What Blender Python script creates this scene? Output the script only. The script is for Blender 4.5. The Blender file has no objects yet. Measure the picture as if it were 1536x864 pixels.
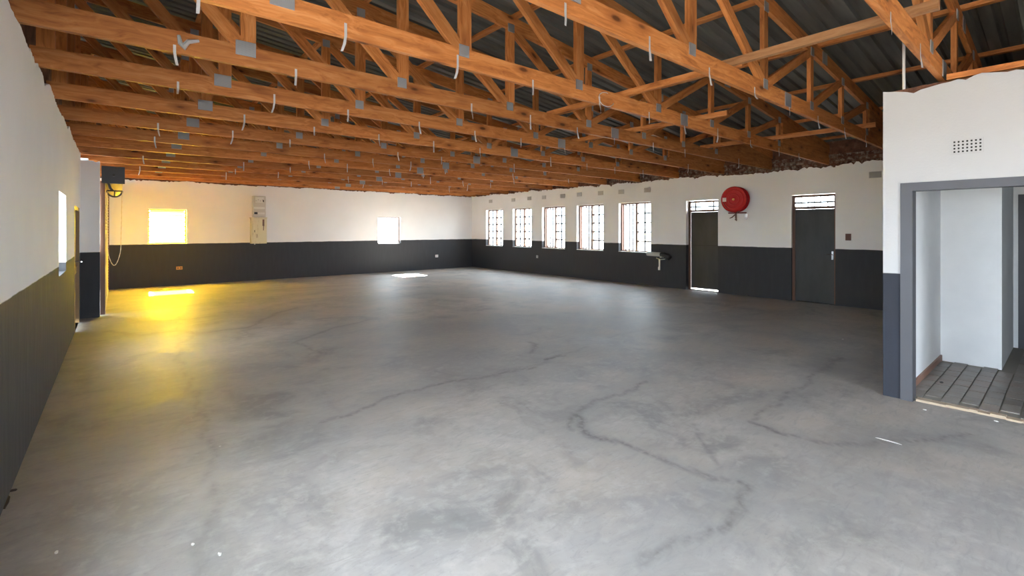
import bpy, bmesh, math, random
import numpy as np
from mathutils import Vector, Matrix
random.seed(7)
rng = np.random.default_rng(7)
S = bpy.context.scene
C = S.collection
# ------------------------------------------------------------------ camera
F_PX, CY, YAW, H = 706.53, 343.62, math.radians(40.01), 1.6
cd = bpy.data.cameras.new('camera'); cam = bpy.data.objects.new('camera', cd); C.objects.link(cam)
cam.location = (0, 0, H); cam.rotation_euler = (math.pi/2, 0, -YAW)
cd.sensor_width = 36; cd.lens = 36*F_PX/1536; cd.shift_y = -(432-CY)/1536; cd.clip_start = .05
S.camera = cam
# ------------------------------------------------------------------ light
SKY, SUN, EXPO = 6.0, 130.0, 2.2
w = bpy.data.worlds.new('world'); S.world = w; w.use_nodes = True
bg = w.node_tree.nodes['Background']; bg.inputs[0].default_value = (.77, .885, 1.0, 1); bg.inputs[1].default_value = SKY
sd = bpy.data.lights.new('sun', 'SUN'); sun = bpy.data.objects.new('sun', sd); C.objects.link(sun)
sd.energy = SUN; sd.angle = math.radians(2.5); sd.color = (1, .95, .87)
sun.rotation_euler = Vector((-.05, -1.85, -1.62)).to_track_quat('-Z', 'Y').to_euler(); sun.location = (0, 30, 20)
S.view_settings.view_transform = 'Standard'; S.view_settings.look = 'None'
S.view_settings.gamma = 1; S.view_settings.use_curve_mapping = False; S.view_settings.exposure = EXPO
S.cycles.max_bounces = 14; S.cycles.diffuse_bounces = 10; S.cycles.transparent_max_bounces = 24
S.cycles.sample_clamp_indirect = 8.0
S.cycles.use_denoising = True

def portal(loc, direction, sx, sy):           # sampling guide for the sky seen through an opening
    l = bpy.data.lights.new('sky_portal', 'AREA'); l.shape = 'RECTANGLE'; l.size = sx; l.size_y = sy
    l.cycles.is_portal = True
    o = bpy.data.objects.new('sky_portal', l); C.objects.link(o); o.location = loc
    o.rotation_euler = Vector(direction).to_track_quat('-Z', 'Z').to_euler()
# ------------------------------------------------------------------ photo pixel -> place on a known plane
sY, cY = math.sin(YAW), math.cos(YAW)
def ray(x, y):
    u = (x-768)/F_PX; v = -(y-CY)/F_PX
    return np.array([u*cY+sY, -u*sY+cY, v])
def onX(x, y, X): r = ray(x, y); return r*(X/r[0])+np.array([0, 0, H])
def onY(x, y, Y): r = ray(x, y); return r*(Y/r[1])+np.array([0, 0, H])
def onZ(x, y, Z=0.): r = ray(x, y); return r*((Z-H)/r[2])+np.array([0, 0, H])
# main planes (metres)
XL, XR, YF, XP = -.497, 11.557, 16.416, 5.658
DADO, TOP = 1.18, 2.967

# ------------------------------------------------------------------ materials
MATS = {}
def nmat(name, rough=.6, color=(.5, .5, .5), metal=0., spec=.5):
    m = bpy.data.materials.new(name); m.use_nodes = True; nt = m.node_tree
    b = nt.nodes['Principled BSDF']
    b.inputs['Base Color'].default_value = (*color, 1); b.inputs['Roughness'].default_value = rough
    b.inputs['Metallic'].default_value = metal; b.inputs['Specular IOR Level'].default_value = spec
    MATS[name] = m
    return m, nt, b
def N(nt, t, **kw):
    n = nt.nodes.new(t)
    for k, v in kw.items():
        if k.startswith('i_'): n.inputs[int(k[2:]) if k[2:].isdigit() else k[2:]].default_value = v
        else: setattr(n, k, v)
    return n
def L(nt, a, b): nt.links.new(a, b)
def noise(nt, vec, scale, detail=4, rough=.55, dist=0.):
    n = N(nt, 'ShaderNodeTexNoise'); n.inputs['Scale'].default_value = scale; n.inputs['Detail'].default_value = detail
    n.inputs['Roughness'].default_value = rough; n.inputs['Distortion'].default_value = dist
    if vec is not None: L(nt, vec, n.inputs['Vector'])
    return n.outputs['Fac']
def ramp(nt, fac, stops):
    r = N(nt, 'ShaderNodeValToRGB'); e = r.color_ramp.elements
    while len(e) < len(stops): e.new(.5)
    for k, (p, c) in enumerate(stops):
        e[k].position = p; e[k].color = (*c, 1) if len(c) == 3 else c
    L(nt, fac, r.inputs[0]); return r.outputs[0]
def mix(nt, fac, a, b, mode='MIX'):
    n = N(nt, 'ShaderNodeMix', data_type='RGBA', blend_type=mode)
    for s, v in ((n.inputs[0], fac), (n.inputs[6], a), (n.inputs[7], b)):
        if hasattr(v, 'links') or isinstance(v, bpy.types.NodeSocket): L(nt, v, s)
        elif isinstance(v, (int, float)): s.default_value = v
        else: s.default_value = (*v, 1)
    return n.outputs[2]
def math_(nt, op, a, b=0., clamp=False):
    n = N(nt, 'ShaderNodeMath', operation=op, use_clamp=clamp)
    for s, v in zip(n.inputs, (a, b)):
        if isinstance(v, bpy.types.NodeSocket): L(nt, v, s)
        else: s.default_value = v
    return n.outputs[0]
def maprange(nt, v, a, b, c=0., d=1.):
    n = N(nt, 'ShaderNodeMapRange', clamp=True); L(nt, v, n.inputs[0])
    for k, x in enumerate((a, b, c, d)): n.inputs[k+1].default_value = x
    return n.outputs[0]
def bump(nt, b, h, strength=.3, dist=.01):
    n = N(nt, 'ShaderNodeBump'); n.inputs['Strength'].default_value = strength; n.inputs['Distance'].default_value = dist
    L(nt, h, n.inputs['Height']); L(nt, n.outputs[0], b.inputs['Normal'])
def scaled(nt, src, sc):
    m = N(nt, 'ShaderNodeMapping'); m.inputs['Scale'].default_value = sc; L(nt, src, m.inputs['Vector']); return m.outputs[0]

def wall_material(name, dado_col, white=(.86, .845, .825), dado=DADO):
    m, nt, b = nmat(name, .55)
    g = N(nt, 'ShaderNodeNewGeometry'); pos = g.outputs['Position']
    sep = N(nt, 'ShaderNodeSeparateXYZ'); L(nt, pos, sep.inputs[0]); z = sep.outputs[2]
    n1 = noise(nt, pos, 1.1, 5); n2 = noise(nt, scaled(nt, pos, (14, 14, 2.2)), 1., 4); n3 = noise(nt, pos, 60, 3)
    wcol = mix(nt, maprange(nt, n1, .35, .7, 0, .5), white, tuple(c*.9 for c in white))
    dcol = mix(nt, maprange(nt, n2, .4, .75, 0, .8), dado_col, tuple(c*1.32 for c in dado_col))
    wob = math_(nt, 'MULTIPLY', math_(nt, 'SUBTRACT', noise(nt, pos, 3.5, 3), .5), .02)
    fac = maprange(nt, math_(nt, 'ADD', z, wob), dado-.004, dado+.004)
    L(nt, mix(nt, fac, dcol, wcol), b.inputs['Base Color'])
    L(nt, maprange(nt, n2, .3, .7, .66, .85), b.inputs['Roughness']); b.inputs['Specular IOR Level'].default_value = .3
    bump(nt, b, math_(nt, 'ADD', n3, math_(nt, 'MULTIPLY', n1, 3.)), .25, .006)
    return m
wall_material('painted_wall', (.042, .042, .045))
wall_material('painted_partition', (.029, .032, .043), (.53, .53, .53))  # dado colour includes the blue cast of the sky light
m, nt, b = nmat('plain_plaster', .6)
pos = N(nt, 'ShaderNodeNewGeometry').outputs['Position']; n1 = noise(nt, pos, 1.7, 5)
L(nt, mix(nt, maprange(nt, n1, .35, .7), (.86, .87, .875), (.78, .79, .80)), b.inputs['Base Color']); bump(nt, b, noise(nt, pos, 40, 4), .2, .005)
m, nt, b = nmat('raw_brick', .9, spec=.2)
pos = N(nt, 'ShaderNodeNewGeometry').outputs['Position']
L(nt, ramp(nt, noise(nt, pos, 6, 6, .7), [(.3, (.07, .035, .022)), (.55, (.19, .085, .05)), (.75, (.26, .19, .14))]), b.inputs['Base Color'])
bump(nt, b, noise(nt, pos, 25, 5), .8, .02)
m, nt, b = nmat('brick_face', .9, spec=.2)
oi = N(nt, 'ShaderNodeObjectInfo'); pos = N(nt, 'ShaderNodeNewGeometry').outputs['Position']
c1 = ramp(nt, oi.outputs['Random'], [(0, (.08, .035, .022)), (.5, (.15, .062, .038)), (1, (.14, .09, .06))])
L(nt, mix(nt, maprange(nt, noise(nt, pos, 14, 5), .45, .7), c1, (.33, .27, .21)), b.inputs['Base Color']); bump(nt, b, noise(nt, pos, 40, 5), .6, .01)

# concrete floor: traced seams and patch edges come in as vertex attributes (worn cement has these shapes)
m, nt, b = nmat('concrete_floor', .4, spec=.38)
pos = N(nt, 'ShaderNodeNewGeometry').outputs['Position']
crack = N(nt, 'ShaderNodeAttribute', attribute_name='crack').outputs['Fac']
stain = N(nt, 'ShaderNodeAttribute', attribute_name='stain').outputs['Fac']
big = noise(nt, pos, .45, 6, .6, .6); mid = noise(nt, pos, 1.6, 7, .62, .8); fine = noise(nt, pos, 9, 6, .65, .3); grit = noise(nt, pos, 90, 3)
col = ramp(nt, mid, [(.34, (.24, .228, .215)), (.48, (.36, .338, .312)), (.66, (.45, .424, .392))])
col = mix(nt, maprange(nt, big, .44, .58, 0, .6), col, (.30, .292, .29))
col = mix(nt, maprange(nt, noise(nt, pos, .8, 5), .48, .60, 0, .5), col, (.47, .41, .345))
col = mix(nt, maprange(nt, fine, .48, .70, 0, .5), col, (.52, .497, .465))
brush = noise(nt, scaled(nt, pos, (3.2, 11, 1)), 1.7, 7, .68, 1.2)
col = mix(nt, maprange(nt, brush, .5, .66, 0, .38), col, (.25, .245, .24))
col = mix(nt, maprange(nt, noise(nt, pos, 34, 4, .7), .60, .70, 0, .4), col, (.22, .22, .22))
col = mix(nt, math_(nt, 'MULTIPLY', stain, maprange(nt, fine, .3, .6, .5, 1.)), col, (.25, .25, .25))
col = mix(nt, math_(nt, 'MULTIPLY', crack, maprange(nt, noise(nt, pos, 22, 3), .32, .55, .25, 1.)), col, (.09, .085, .08))
spk = N(nt, 'ShaderNodeTexVoronoi'); spk.inputs['Scale'].default_value = 2.3; L(nt, pos, spk.inputs['Vector'])
col = mix(nt, maprange(nt, spk.outputs['Distance'], .012, .022, .7, 0), col, (.66, .65, .63))
L(nt, col, b.inputs['Base Color'])
rg = math_(nt, 'ADD', maprange(nt, mid, .3, .7, .43, .56), maprange(nt, fine, .3, .75, 0, .16)); L(nt, rg, b.inputs['Roughness'])
hgt = math_(nt, 'ADD', math_(nt, 'MULTIPLY', fine, .6), math_(nt, 'ADD', math_(nt, 'MULTIPLY', mid, 1.2), math_(nt, 'MULTIPLY', crack, -.8)))
bump(nt, b, math_(nt, 'ADD', hgt, math_(nt, 'MULTIPLY', grit, .12)), .22, .012)

def wood_material(name, light, mid_, dark, rough=.6):
    m, nt, b = nmat(name, rough, spec=.3)
    tc = N(nt, 'ShaderNodeTexCoord').outputs['Object']; oi = N(nt, 'ShaderNodeObjectInfo')
    off = N(nt, 'ShaderNodeVectorMath', operation='MULTIPLY_ADD')
    cmb = N(nt, 'ShaderNodeCombineXYZ'); r = oi.outputs['Random']
    L(nt, math_(nt, 'MULTIPLY', r, 61.), cmb.inputs[0]); L(nt, math_(nt, 'MULTIPLY', r, 37.), cmb.inputs[2])
    ad = N(nt, 'ShaderNodeVectorMath', operation='ADD'); L(nt, tc, ad.inputs[0]); L(nt, cmb.outputs[0], ad.inputs[1]); v = ad.outputs[0]
    nt.nodes.remove(off)
    wob = noise(nt, scaled(nt, v, (.9, 3, 3)), 1.2, 3)
    vv = N(nt, 'ShaderNodeVectorMath', operation='ADD'); L(nt, scaled(nt, v, (.55, 16, 16)), vv.inputs[0])
    L(nt, math_(nt, 'MULTIPLY', wob, 5.), vv.inputs[1])
    grain = noise(nt, vv.outputs[0], 1.6, 4, .6); fib = noise(nt, scaled(nt, v, (6, 160, 160)), 1., 2)
    patch = noise(nt, scaled(nt, v, (1.1, 3, 3)), 1.3, 3)
    col = ramp(nt, grain, [(.25, dark), (.5, mid_), (.74, light)])
    col = mix(nt, maprange(nt, patch, .4, .7, 0, .45), col, mid_)
    col = mix(nt, maprange(nt, fib, .5, .8, 0, .3), col, dark)
    kn = N(nt, 'ShaderNodeTexVoronoi'); kn.inputs['Scale'].default_value = 1.; L(nt, scaled(nt, v, (2.1, 5.5, 5.5)), kn.inputs['Vector'])
    kd = kn.outputs['Distance']
    col = mix(nt, maprange(nt, kd, .15, .34, .6, 0), col, dark)
    col = mix(nt, maprange(nt, kd, .07, .14, .9, 0), col, tuple(c*.3 for c in dark))
    tint = maprange(nt, r, 0, 1, .70, 1.12)
    n = N(nt, 'ShaderNodeVectorMath', operation='SCALE'); L(nt, col, n.inputs[0]); L(nt, tint, n.inputs['Scale'])
    L(nt, n.outputs[0], b.inputs['Base Color']); bump(nt, b, grain, .15, .004)
    return m
wood_material('pine', (.70, .32, .115), (.57, .21, .055), (.28, .08, .018))
wood_material('old_pine', (.52, .29, .14), (.40, .20, .085), (.23, .10, .04))
m, nt, b = nmat('roof_steel', .55, spec=.3)
pos = N(nt, 'ShaderNodeNewGeometry').outputs['Position']
L(nt, ramp(nt, noise(nt, scaled(nt, pos, (.5, 5, 1)), 1.6, 5), [(.3, (.075, .073, .062)), (.6, (.135, .132, .115)), (.8, (.21, .205, .18))]), b.inputs['Base Color'])
m, nt, b = nmat('galvanised', .42, metal=.55)
tc = N(nt, 'ShaderNodeTexCoord').outputs['Object']
wv = N(nt, 'ShaderNodeTexWave', wave_type='BANDS', bands_direction='X'); wv.inputs['Scale'].default_value = 52; L(nt, tc, wv.inputs['Vector'])
wz = N(nt, 'ShaderNodeTexWave', wave_type='BANDS', bands_direction='Z'); wz.inputs['Scale'].default_value = 36; L(nt, tc, wz.inputs['Vector'])
dots = math_(nt, 'MULTIPLY', wv.outputs['Fac'], wz.outputs['Fac'])
L(nt, mix(nt, maprange(nt, dots, .3, .8, 0, .5), (.38, .385, .39), (.2, .2, .2)), b.inputs['Base Color']); bump(nt, b, dots, .5, .004)
nmat('strap_metal', .4, (.6, .6, .6), metal=.4)
nmat('steel_frame', .55, (.13, .06, .033)); nmat('bar_steel', .55, (.045, .045, .05)); nmat('pale_sill', .6, (.72, .68, .62))
m, nt, b = nmat('door_paint', .5); pos = N(nt, 'ShaderNodeNewGeometry').outputs['Position']
L(nt, mix(nt, maprange(nt, noise(nt, scaled(nt, pos, (3, 3, .8)), 2, 4), .35, .7), (.030, .031, .030), (.045, .046, .045)), b.inputs['Base Color'])
nmat('frame_paint', .5, (.075, .076, .088)); nmat('navy_paint', .45, (.018, .02, .028))
m, nt, b = nmat('door_timber', .6); pos = N(nt, 'ShaderNodeNewGeometry').outputs['Position']
L(nt, mix(nt, noise(nt, scaled(nt, pos, (20, 20, 1.5)), 1.5, 4), (.03, .015, .008), (.07, .035, .014)), b.inputs['Base Color'])
nmat('amber_timber', .5, (.26, .15, .045)); nmat('chrome', .2, (.7, .7, .7), metal=1.)
nmat('reel_red', .32, (.48, .004, .008)); nmat('reel_dark_red', .4, (.16, .004, .006)); nmat('hose_black', .5, (.02, .015, .015))
nmat('brass', .3, (.75, .45, .14), metal=.6); nmat('sticker', .6, (.82, .70, .62)); nmat('rusty_iron', .7, (.16, .10, .08))
m, nt, b = nmat('cream_metal', .45); tc = N(nt, 'ShaderNodeTexCoord').outputs['Object']
L(nt, mix(nt, maprange(nt, noise(nt, scaled(nt, tc, (14, 14, 2)), 1.4, 4, .7), .58, .72), (.70, .64, .44), (.30, .19, .06)), b.inputs['Base Color'])
nmat('grey_enamel', .45, (.60, .57, .52)); nmat('meter_black', .4, (.02, .018, .016)); nmat('meter_white', .4, (.75, .74, .70))
nmat('shutter_paint', .9, (.52, .45, .28), spec=.05); nmat('box_charcoal', .5, (.042, .046, .052)); nmat('chain_steel', .45, (.66, .58, .42), metal=.2)
nmat('pipe_grey', .5, (.50, .48, .42)); nmat('white_plastic', .5, (.80, .79, .76)); nmat('copper_brown', .6, (.12, .045, .03)); nmat('socket_orange', .5, (.55, .27, .06))
nmat('vent_paint', .75, (.49, .49, .488)); nmat('vent_dark', .9, (.02, .018, .016)); nmat('vent_grey', .8, (.52, .50, .47))
nmat('mortar', .9, (.46, .36, .26)); nmat('grout', .9, (.26, .235, .205)); nmat('skirt_tile', .45, (.26, .13, .085))
m, nt, b = nmat('slate_tile', .42); oi = N(nt, 'ShaderNodeObjectInfo'); pos = N(nt, 'ShaderNodeNewGeometry').outputs['Position']
c1 = ramp(nt, oi.outputs['Random'], [(0, (.15, .125, .105)), (.5, (.21, .175, .145)), (1, (.24, .175, .14))])
L(nt, mix(nt, maprange(nt, noise(nt, pos, 7, 5), .4, .7, 0, .7), c1, (.24, .23, .215)), b.inputs['Base Color']); bump(nt, b, noise(nt, pos, 20, 5), .4, .006)
m, nt, b = nmat('outdoor_paving', .9, spec=.1); pos = N(nt, 'ShaderNodeNewGeometry').outputs['Position']
L(nt, mix(nt, noise(nt, pos, .6, 5), (.105, .103, .10), (.085, .083, .08)), b.inputs['Base Color'])

def glass(name, tint, translucent=0., tcol=(1, 1, 1)):
    m = bpy.data.materials.new(name); m.use_nodes = True; nt = m.node_tree; nt.nodes.clear(); MATS[name] = m
    out = N(nt, 'ShaderNodeOutputMaterial'); tr = N(nt, 'ShaderNodeBsdfTransparent'); tr.inputs[0].default_value = (*tint, 1)
    gl = N(nt, 'ShaderNodeBsdfGlossy'); gl.inputs['Roughness'].default_value = .05
    lw = N(nt, 'ShaderNodeLayerWeight'); lw.inputs[0].default_value = .5
    fr_ = math_(nt, 'MULTIPLY_ADD', math_(nt, 'POWER', lw.outputs['Facing'], 5.), .45)
    nt.nodes[-1].inputs[2].default_value = .025
    ms = N(nt, 'ShaderNodeMixShader'); L(nt, fr_, ms.inputs[0]); L(nt, tr.outputs[0], ms.inputs[1]); L(nt, gl.outputs[0], ms.inputs[2])
    res = ms.outputs[0]
    if translucent:
        tl = N(nt, 'ShaderNodeBsdfTranslucent'); tl.inputs[0].default_value = (*tcol, 1)
        m2 = N(nt, 'ShaderNodeMixShader'); m2.inputs[0].default_value = translucent; L(nt, res, m2.inputs[1]); L(nt, tl.outputs[0], m2.inputs[2]); res = m2.outputs[0]
    L(nt, res, out.inputs[0])
glass('clear_glass', (.96, .98, .98))
glass('yellow_glass', (1., .845, .17), .4, (1., .84, .15))
glass('frosted_glass', (.96, .97, .98), .35, (1., .97, .92))
M = MATS

# ------------------------------------------------------------------ mesh helpers
class MB:
    def __init__(s): s.v = []; s.f = []
    def quad(s, a, b, c, d):
        n = len(s.v); s.v += [tuple(a), tuple(b), tuple(c), tuple(d)]; s.f.append((n, n+1, n+2, n+3)); return s
    def box(s, x0, x1, y0, y1, z0, z1):
        n = len(s.v)
        s.v += [(x, y, z) for x in (x0, x1) for y in (y0, y1) for z in (z0, z1)]
        for f in ((0, 1, 3, 2), (4, 6, 7, 5), (0, 4, 5, 1), (2, 3, 7, 6), (0, 2, 6, 4), (1, 5, 7, 3)): s.f.append(tuple(n+i for i in f))
        return s
    def tube(s, pts, r, seg=8, cap=True):
        pts = [Vector(p) for p in pts]; n0 = len(s.v); k = len(pts)
        up = None
        for i, p in enumerate(pts):
            d = (pts[min(i+1, k-1)]-pts[max(i-1, 0)]).normalized()
            a = Vector((0, 0, 1)) if abs(d.z) < .9 else Vector((1, 0, 0))
            if up is None: u = d.cross(a).normalized()
            else:
                u = (up-d*up.dot(d)).normalized()
            up = u; v = d.cross(u)
            rr = r[i] if isinstance(r, (list, tuple)) else r
            for j in range(seg):
                t = 2*math.pi*j/seg; s.v.append(tuple(p+u*math.cos(t)*rr+v*math.sin(t)*rr))
        for i in range(k-1):
            for j in range(seg):
                a = n0+i*seg+j; b2 = n0+i*seg+(j+1) % seg; s.f.append((a, b2, b2+seg, a+seg))
        if cap: s.f.append(tuple(n0+j for j in range(seg))[::-1]); s.f.append(tuple(n0+(k-1)*seg+j for j in range(seg)))
        return s
    def lathe(s, axis_o, axis_d, prof, seg=48):
        o = Vector(axis_o); d = Vector(axis_d).normalized(); a = Vector((0, 0, 1)) if abs(d.z) < .9 else Vector((1, 0, 0))
        u = d.cross(a).normalized(); v = d.cross(u); n0 = len(s.v)
        for (r, h) in prof:
            for j in range(seg):
                t = 2*math.pi*j/seg; s.v.append(tuple(o+d*h+(u*math.cos(t)+v*math.sin(t))*r))
        for i in range(len(prof)-1):
            for j in range(seg):
                a2 = n0+i*seg+j; b2 = n0+i*seg+(j+1) % seg; s.f.append((a2, b2, b2+seg, a2+seg))
        return s
    def mesh(s, name):
        me = bpy.data.meshes.new(name); me.from_pydata(s.v, [], s.f)
        bm = bmesh.new(); bm.from_mesh(me); bmesh.ops.recalc_face_normals(bm, faces=bm.faces); bm.to_mesh(me); bm.free()
        me.update(); return me
def link(name, me, mat=None, parent=None, loc=(0, 0, 0), rot=None, smooth=False):
    if mat is not None and not me.materials: me.materials.append(M[mat])
    o = bpy.data.objects.new(name, me); C.objects.link(o)
    if parent is not None: o.parent = parent
    o.location = loc
    if rot is not None: o.rotation_euler = rot
    if smooth:
        for p in me.polygons: p.use_smooth = True
    return o
def obj(name, mb, mat, parent=None, loc=(0, 0, 0), smooth=False):
    """world coordinates in mb; the parent is an Empty at some place"""
    if parent is not None:
        pl = parent.location
        q = parent.parent
        while q is not None: pl = pl+q.location; q = q.parent
        mb.v = [(x-pl.x, y-pl.y, z-pl.z) for x, y, z in mb.v]
    return link(name, mb.mesh(name), mat, parent, loc, None, smooth)
def tag(o, label, cat=None, group=None, kind=None):
    o['label'] = label
    if cat: o['category'] = cat
    if group: o['group'] = group
    if kind: o['kind'] = kind
    return o
def thing(name, loc, label, cat=None, group=None, kind=None):
    o = bpy.data.objects.new(name, None); C.objects.link(o); o.location = loc; o.empty_display_size = .1
    return tag(o, label, cat, group, kind)
def bev(o, wd=.004, seg=1):
    b = o.modifiers.new('bevel', 'BEVEL'); b.width = wd; b.segments = seg; b.limit_method = 'ANGLE'; return o

def slab_wall(name, axis, p0, p1, u0, u1, z0, zt, holes, mat, label, ragged=0., step=.045, extra_z=(), seed=1, parent=None):
    """wall slab between planes p0 (room face) and p1 along axis 'X' or 'Y'; holes are (ua, ub, za, zb); zt may be a function of u"""
    r = np.random.default_rng(seed)
    us = set(np.round(np.arange(u0, u1, step), 4)) if ragged else {u0}
    us |= {u0, u1}
    for h in holes: us |= {h[0], h[1]}
    us = sorted(us); us = [u for i, u in enumerate(us) if i == 0 or u-us[i-1] > 1e-4]
    zf = zt if callable(zt) else (lambda u: zt)
    zmin_top = min(zf(u) for u in us)-.02-3*ragged
    zs = sorted({z0, zmin_top} | {h[2] for h in holes} | {min(h[3], zmin_top) for h in holes} | set(extra_z))
    nz = len(zs); nu = len(us)
    walk = np.zeros(nu)
    if ragged:
        a = np.convolve(r.normal(0, 2.2, nu+12), np.hanning(13)/6, 'same')[6:nu+6]+r.normal(0, .35, nu)
        chip = (r.random(nu) < .18)*r.random(nu)*-2.2
        walk = (a+chip)*ragged
    tops = [zf(u)+walk[i] for i, u in enumerate(us)]
    def P(i, j, back):
        z = tops[i] if j == nz else zs[j]
        p = p1 if back else p0
        return (p, us[i], z) if axis == 'X' else (us[i], p, z)
    mb = MB(); idx = {}
    def V(i, j, k):
        if (i, j, k) not in idx: idx[(i, j, k)] = len(mb.v); mb.v.append(P(i, j, k))
        return idx[(i, j, k)]
    def solid(i, j):
        if i < 0 or i >= nu-1 or j < 0 or j >= nz: return False
        uc = (us[i]+us[i+1])/2; zc = (zs[j]+(zs[j+1] if j+1 < nz else zs[j]+.05))/2
        return not any(h[0] < uc < h[1] and h[2] < zc < h[3] for h in holes)
    for i in range(nu-1):
        for j in range(nz):
            if not solid(i, j): continue
            for k in (0, 1): mb.f.append((V(i, j, k), V(i+1, j, k), V(i+1, j+1, k), V(i, j+1, k)))
            if not solid(i-1, j): mb.f.append((V(i, j, 0), V(i, j, 1), V(i, j+1, 1), V(i, j+1, 0)))
            if not solid(i+1, j): mb.f.append((V(i+1, j, 0), V(i+1, j, 1), V(i+1, j+1, 1), V(i+1, j+1, 0)))
            if not solid(i, j-1): mb.f.append((V(i, j, 0), V(i, j, 1), V(i+1, j, 1), V(i+1, j, 0)))
            if not solid(i, j+1): mb.f.append((V(i, j+1, 0), V(i, j+1, 1), V(i+1, j+1, 1), V(i+1, j+1, 0)))
    o = obj(name, mb, mat, parent)
    if parent is None: tag(o, label, kind='structure')
    return o

# ================================================================== the setting
# ---- floor with traced seams
def seg_dist(P, a, b):
    ab = b-a; t = np.clip(((P-a)@ab)/max((ab@ab), 1e-9), 0, 1); return np.linalg.norm(P-(a+t[:, None]*ab), axis=1)
xs = np.arange(-.78, 11.8, .04); ys = np.concatenate([np.arange(-5, 9, .04), np.arange(9, 16.7, .07)])
GX, GY = np.meshgrid(xs, ys); P = np.stack([GX.ravel(), GY.ravel()], 1)
jit = np.stack([np.sin(P[:, 1]*9.1+np.sin(P[:, 0]*6))*.025+np.sin(P[:, 1]*23+P[:, 0]*17)*.012, np.sin(P[:, 0]*8.3+np.sin(P[:, 1]*5))*.025+np.sin(P[:, 0]*27-P[:, 1]*13)*.012], 1)
Q = P+jit
seams = [  # photo pixels of the joins between screed patches: (points, line width, line strength, stain width, stain strength)
 ([(482, 634), (525, 620), (558, 607), (601, 591), (654, 576), (697, 571), (730, 564), (800, 552)], .03, .55, .35, .5),
 ([(818, 540), (832, 536), (845, 534)], .045, .75, .15, .4), ([(799, 513), (806, 517), (795, 528)], .05, .5, .2, .4),
 ([(975, 572), (929, 591), (880, 608), (859, 620), (852, 632), (858, 646), (915, 658), (977, 685), (1031, 701), (1069, 717), (1105, 722), (1117, 733), (1112, 765), (1075, 790), (1042, 803), (961, 851)], .028, .6, .22, .55),
 ([(859, 620), (880, 650), (925, 662)], .04, .7, .12, .8), ([(1031, 701), (1069, 717)], .03, .7, .1, .6),
 ([(1262, 537), (1230, 556), (1198, 583), (1165, 604), (1128, 631), (1165, 647), (1219, 663), (1294, 666), (1391, 658), (1466, 655)], .022, .5, .2, .5),
 ([(1128, 631), (1150, 640), (1170, 650)], .028, .65, .12, .6), ([(1262, 537), (1230, 556)], .06, .4, .3, .8),
 ([(1044, 636), (1052, 663), (1071, 690)], .012, .5, .02, .1),
 ([(266, 470), (270, 540), (300, 610), (319, 679), (316, 770), (308, 818), (300, 864)], .022, .3, .14, .35),
 ([(910, 507), (988, 489), (1100, 480), (1190, 478)], .03, .25, .45, .4), ([(442, 514), (490, 495), (552, 480)], .04, .4, .25, .4), ([(442, 514), (488, 531)], .03, .4, .15, .3),
 ([(160, 497), (215, 503), (265, 496), (300, 500), (320, 497)], .08, .4, .35, .7), ([(300, 500), (270, 515), (268, 545)], .04, .3, .2, .4), ([(320, 497), (370, 492), (420, 468), (445, 462)], .06, .4, .3, .5),
 ([(230, 482), (290, 478), (320, 474)], .06, .35, .25, .5), ([(200, 466), (280, 460), (300, 456)], .08, .25, .3, .4), ([(380, 437), (440, 433), (520, 428)], .1, .3, .4, .4),
 ([(560, 450), (640, 440), (760, 445)], .06, .2, .5, .4), ([(620, 690), (640, 668), (690, 668)], .02, .15, .15, .3), ([(690, 775), (700, 782)], .06, .3, .1, .6),
 ([(1290, 720), (1240, 745), (1130, 790)], .02, .1, .25, .3), ([(735, 560), (800, 548), (880, 520)], .03, .25, .4, .45), ([(480, 590), (540, 640), (420, 650)], .02, .1, .4, .4)]
crack = np.zeros(len(P)); stain = np.zeros(len(P))
for pts, lw, ls, sw, ss in seams:
    pts = [onZ(*p)[:2] for p in pts]
    d = np.min([seg_dist(Q, pts[i], pts[i+1]) for i in range(len(pts)-1)], axis=0)
    crack = np.maximum(crack, ls*np.clip(1-d/(lw*1.3), 0, 1)); stain = np.maximum(stain, ss*np.exp(-(d/sw)**2))
for (px, rx, ry, a) in [((700, 500), 2.6, 1.5, .42), ((900, 480), 2.0, 1.2, .38), ((520, 545), 1.3, .9, .3), ((1180, 490), 1.5, .8, .3), ((1080, 520), 1.2, .8, .3), ((330, 600), 1.0, 1.2, .3), ((150, 640), .5, 1.6, .35), ((240, 760), .5, .7, .25)]:
    p = onZ(*px)[:2]; e = ((Q[:, 0]-p[0])/rx)**2+((Q[:, 1]-p[1])/ry)**2
    stain = np.maximum(stain, a*np.exp(-e*e))      # broad darker patches in the screed
ny, nx = GX.shape
me = bpy.data.meshes.new('floor')
faces = [(j*nx+i, j*nx+i+1, (j+1)*nx+i+1, (j+1)*nx+i) for j in range(ny-1) for i in range(nx-1)]
me.from_pydata(np.column_stack([P, np.zeros(len(P))]).tolist(), [], faces)
for nm, arr in (('crack', crack), ('stain', stain)):
    at = me.attributes.new(nm, 'FLOAT', 'POINT'); at.data.foreach_set('value', arr.astype(np.float32))
tag(link('floor', me, 'concrete_floor'), 'worn grey screeded concrete floor with cracked patch seams', kind='structure')
tag(obj('ground_outside', MB().box(-60, 70, -60, 80, -.3, -.12), 'outdoor_paving'), 'pale sunlit paving outside the building', kind='structure')

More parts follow.
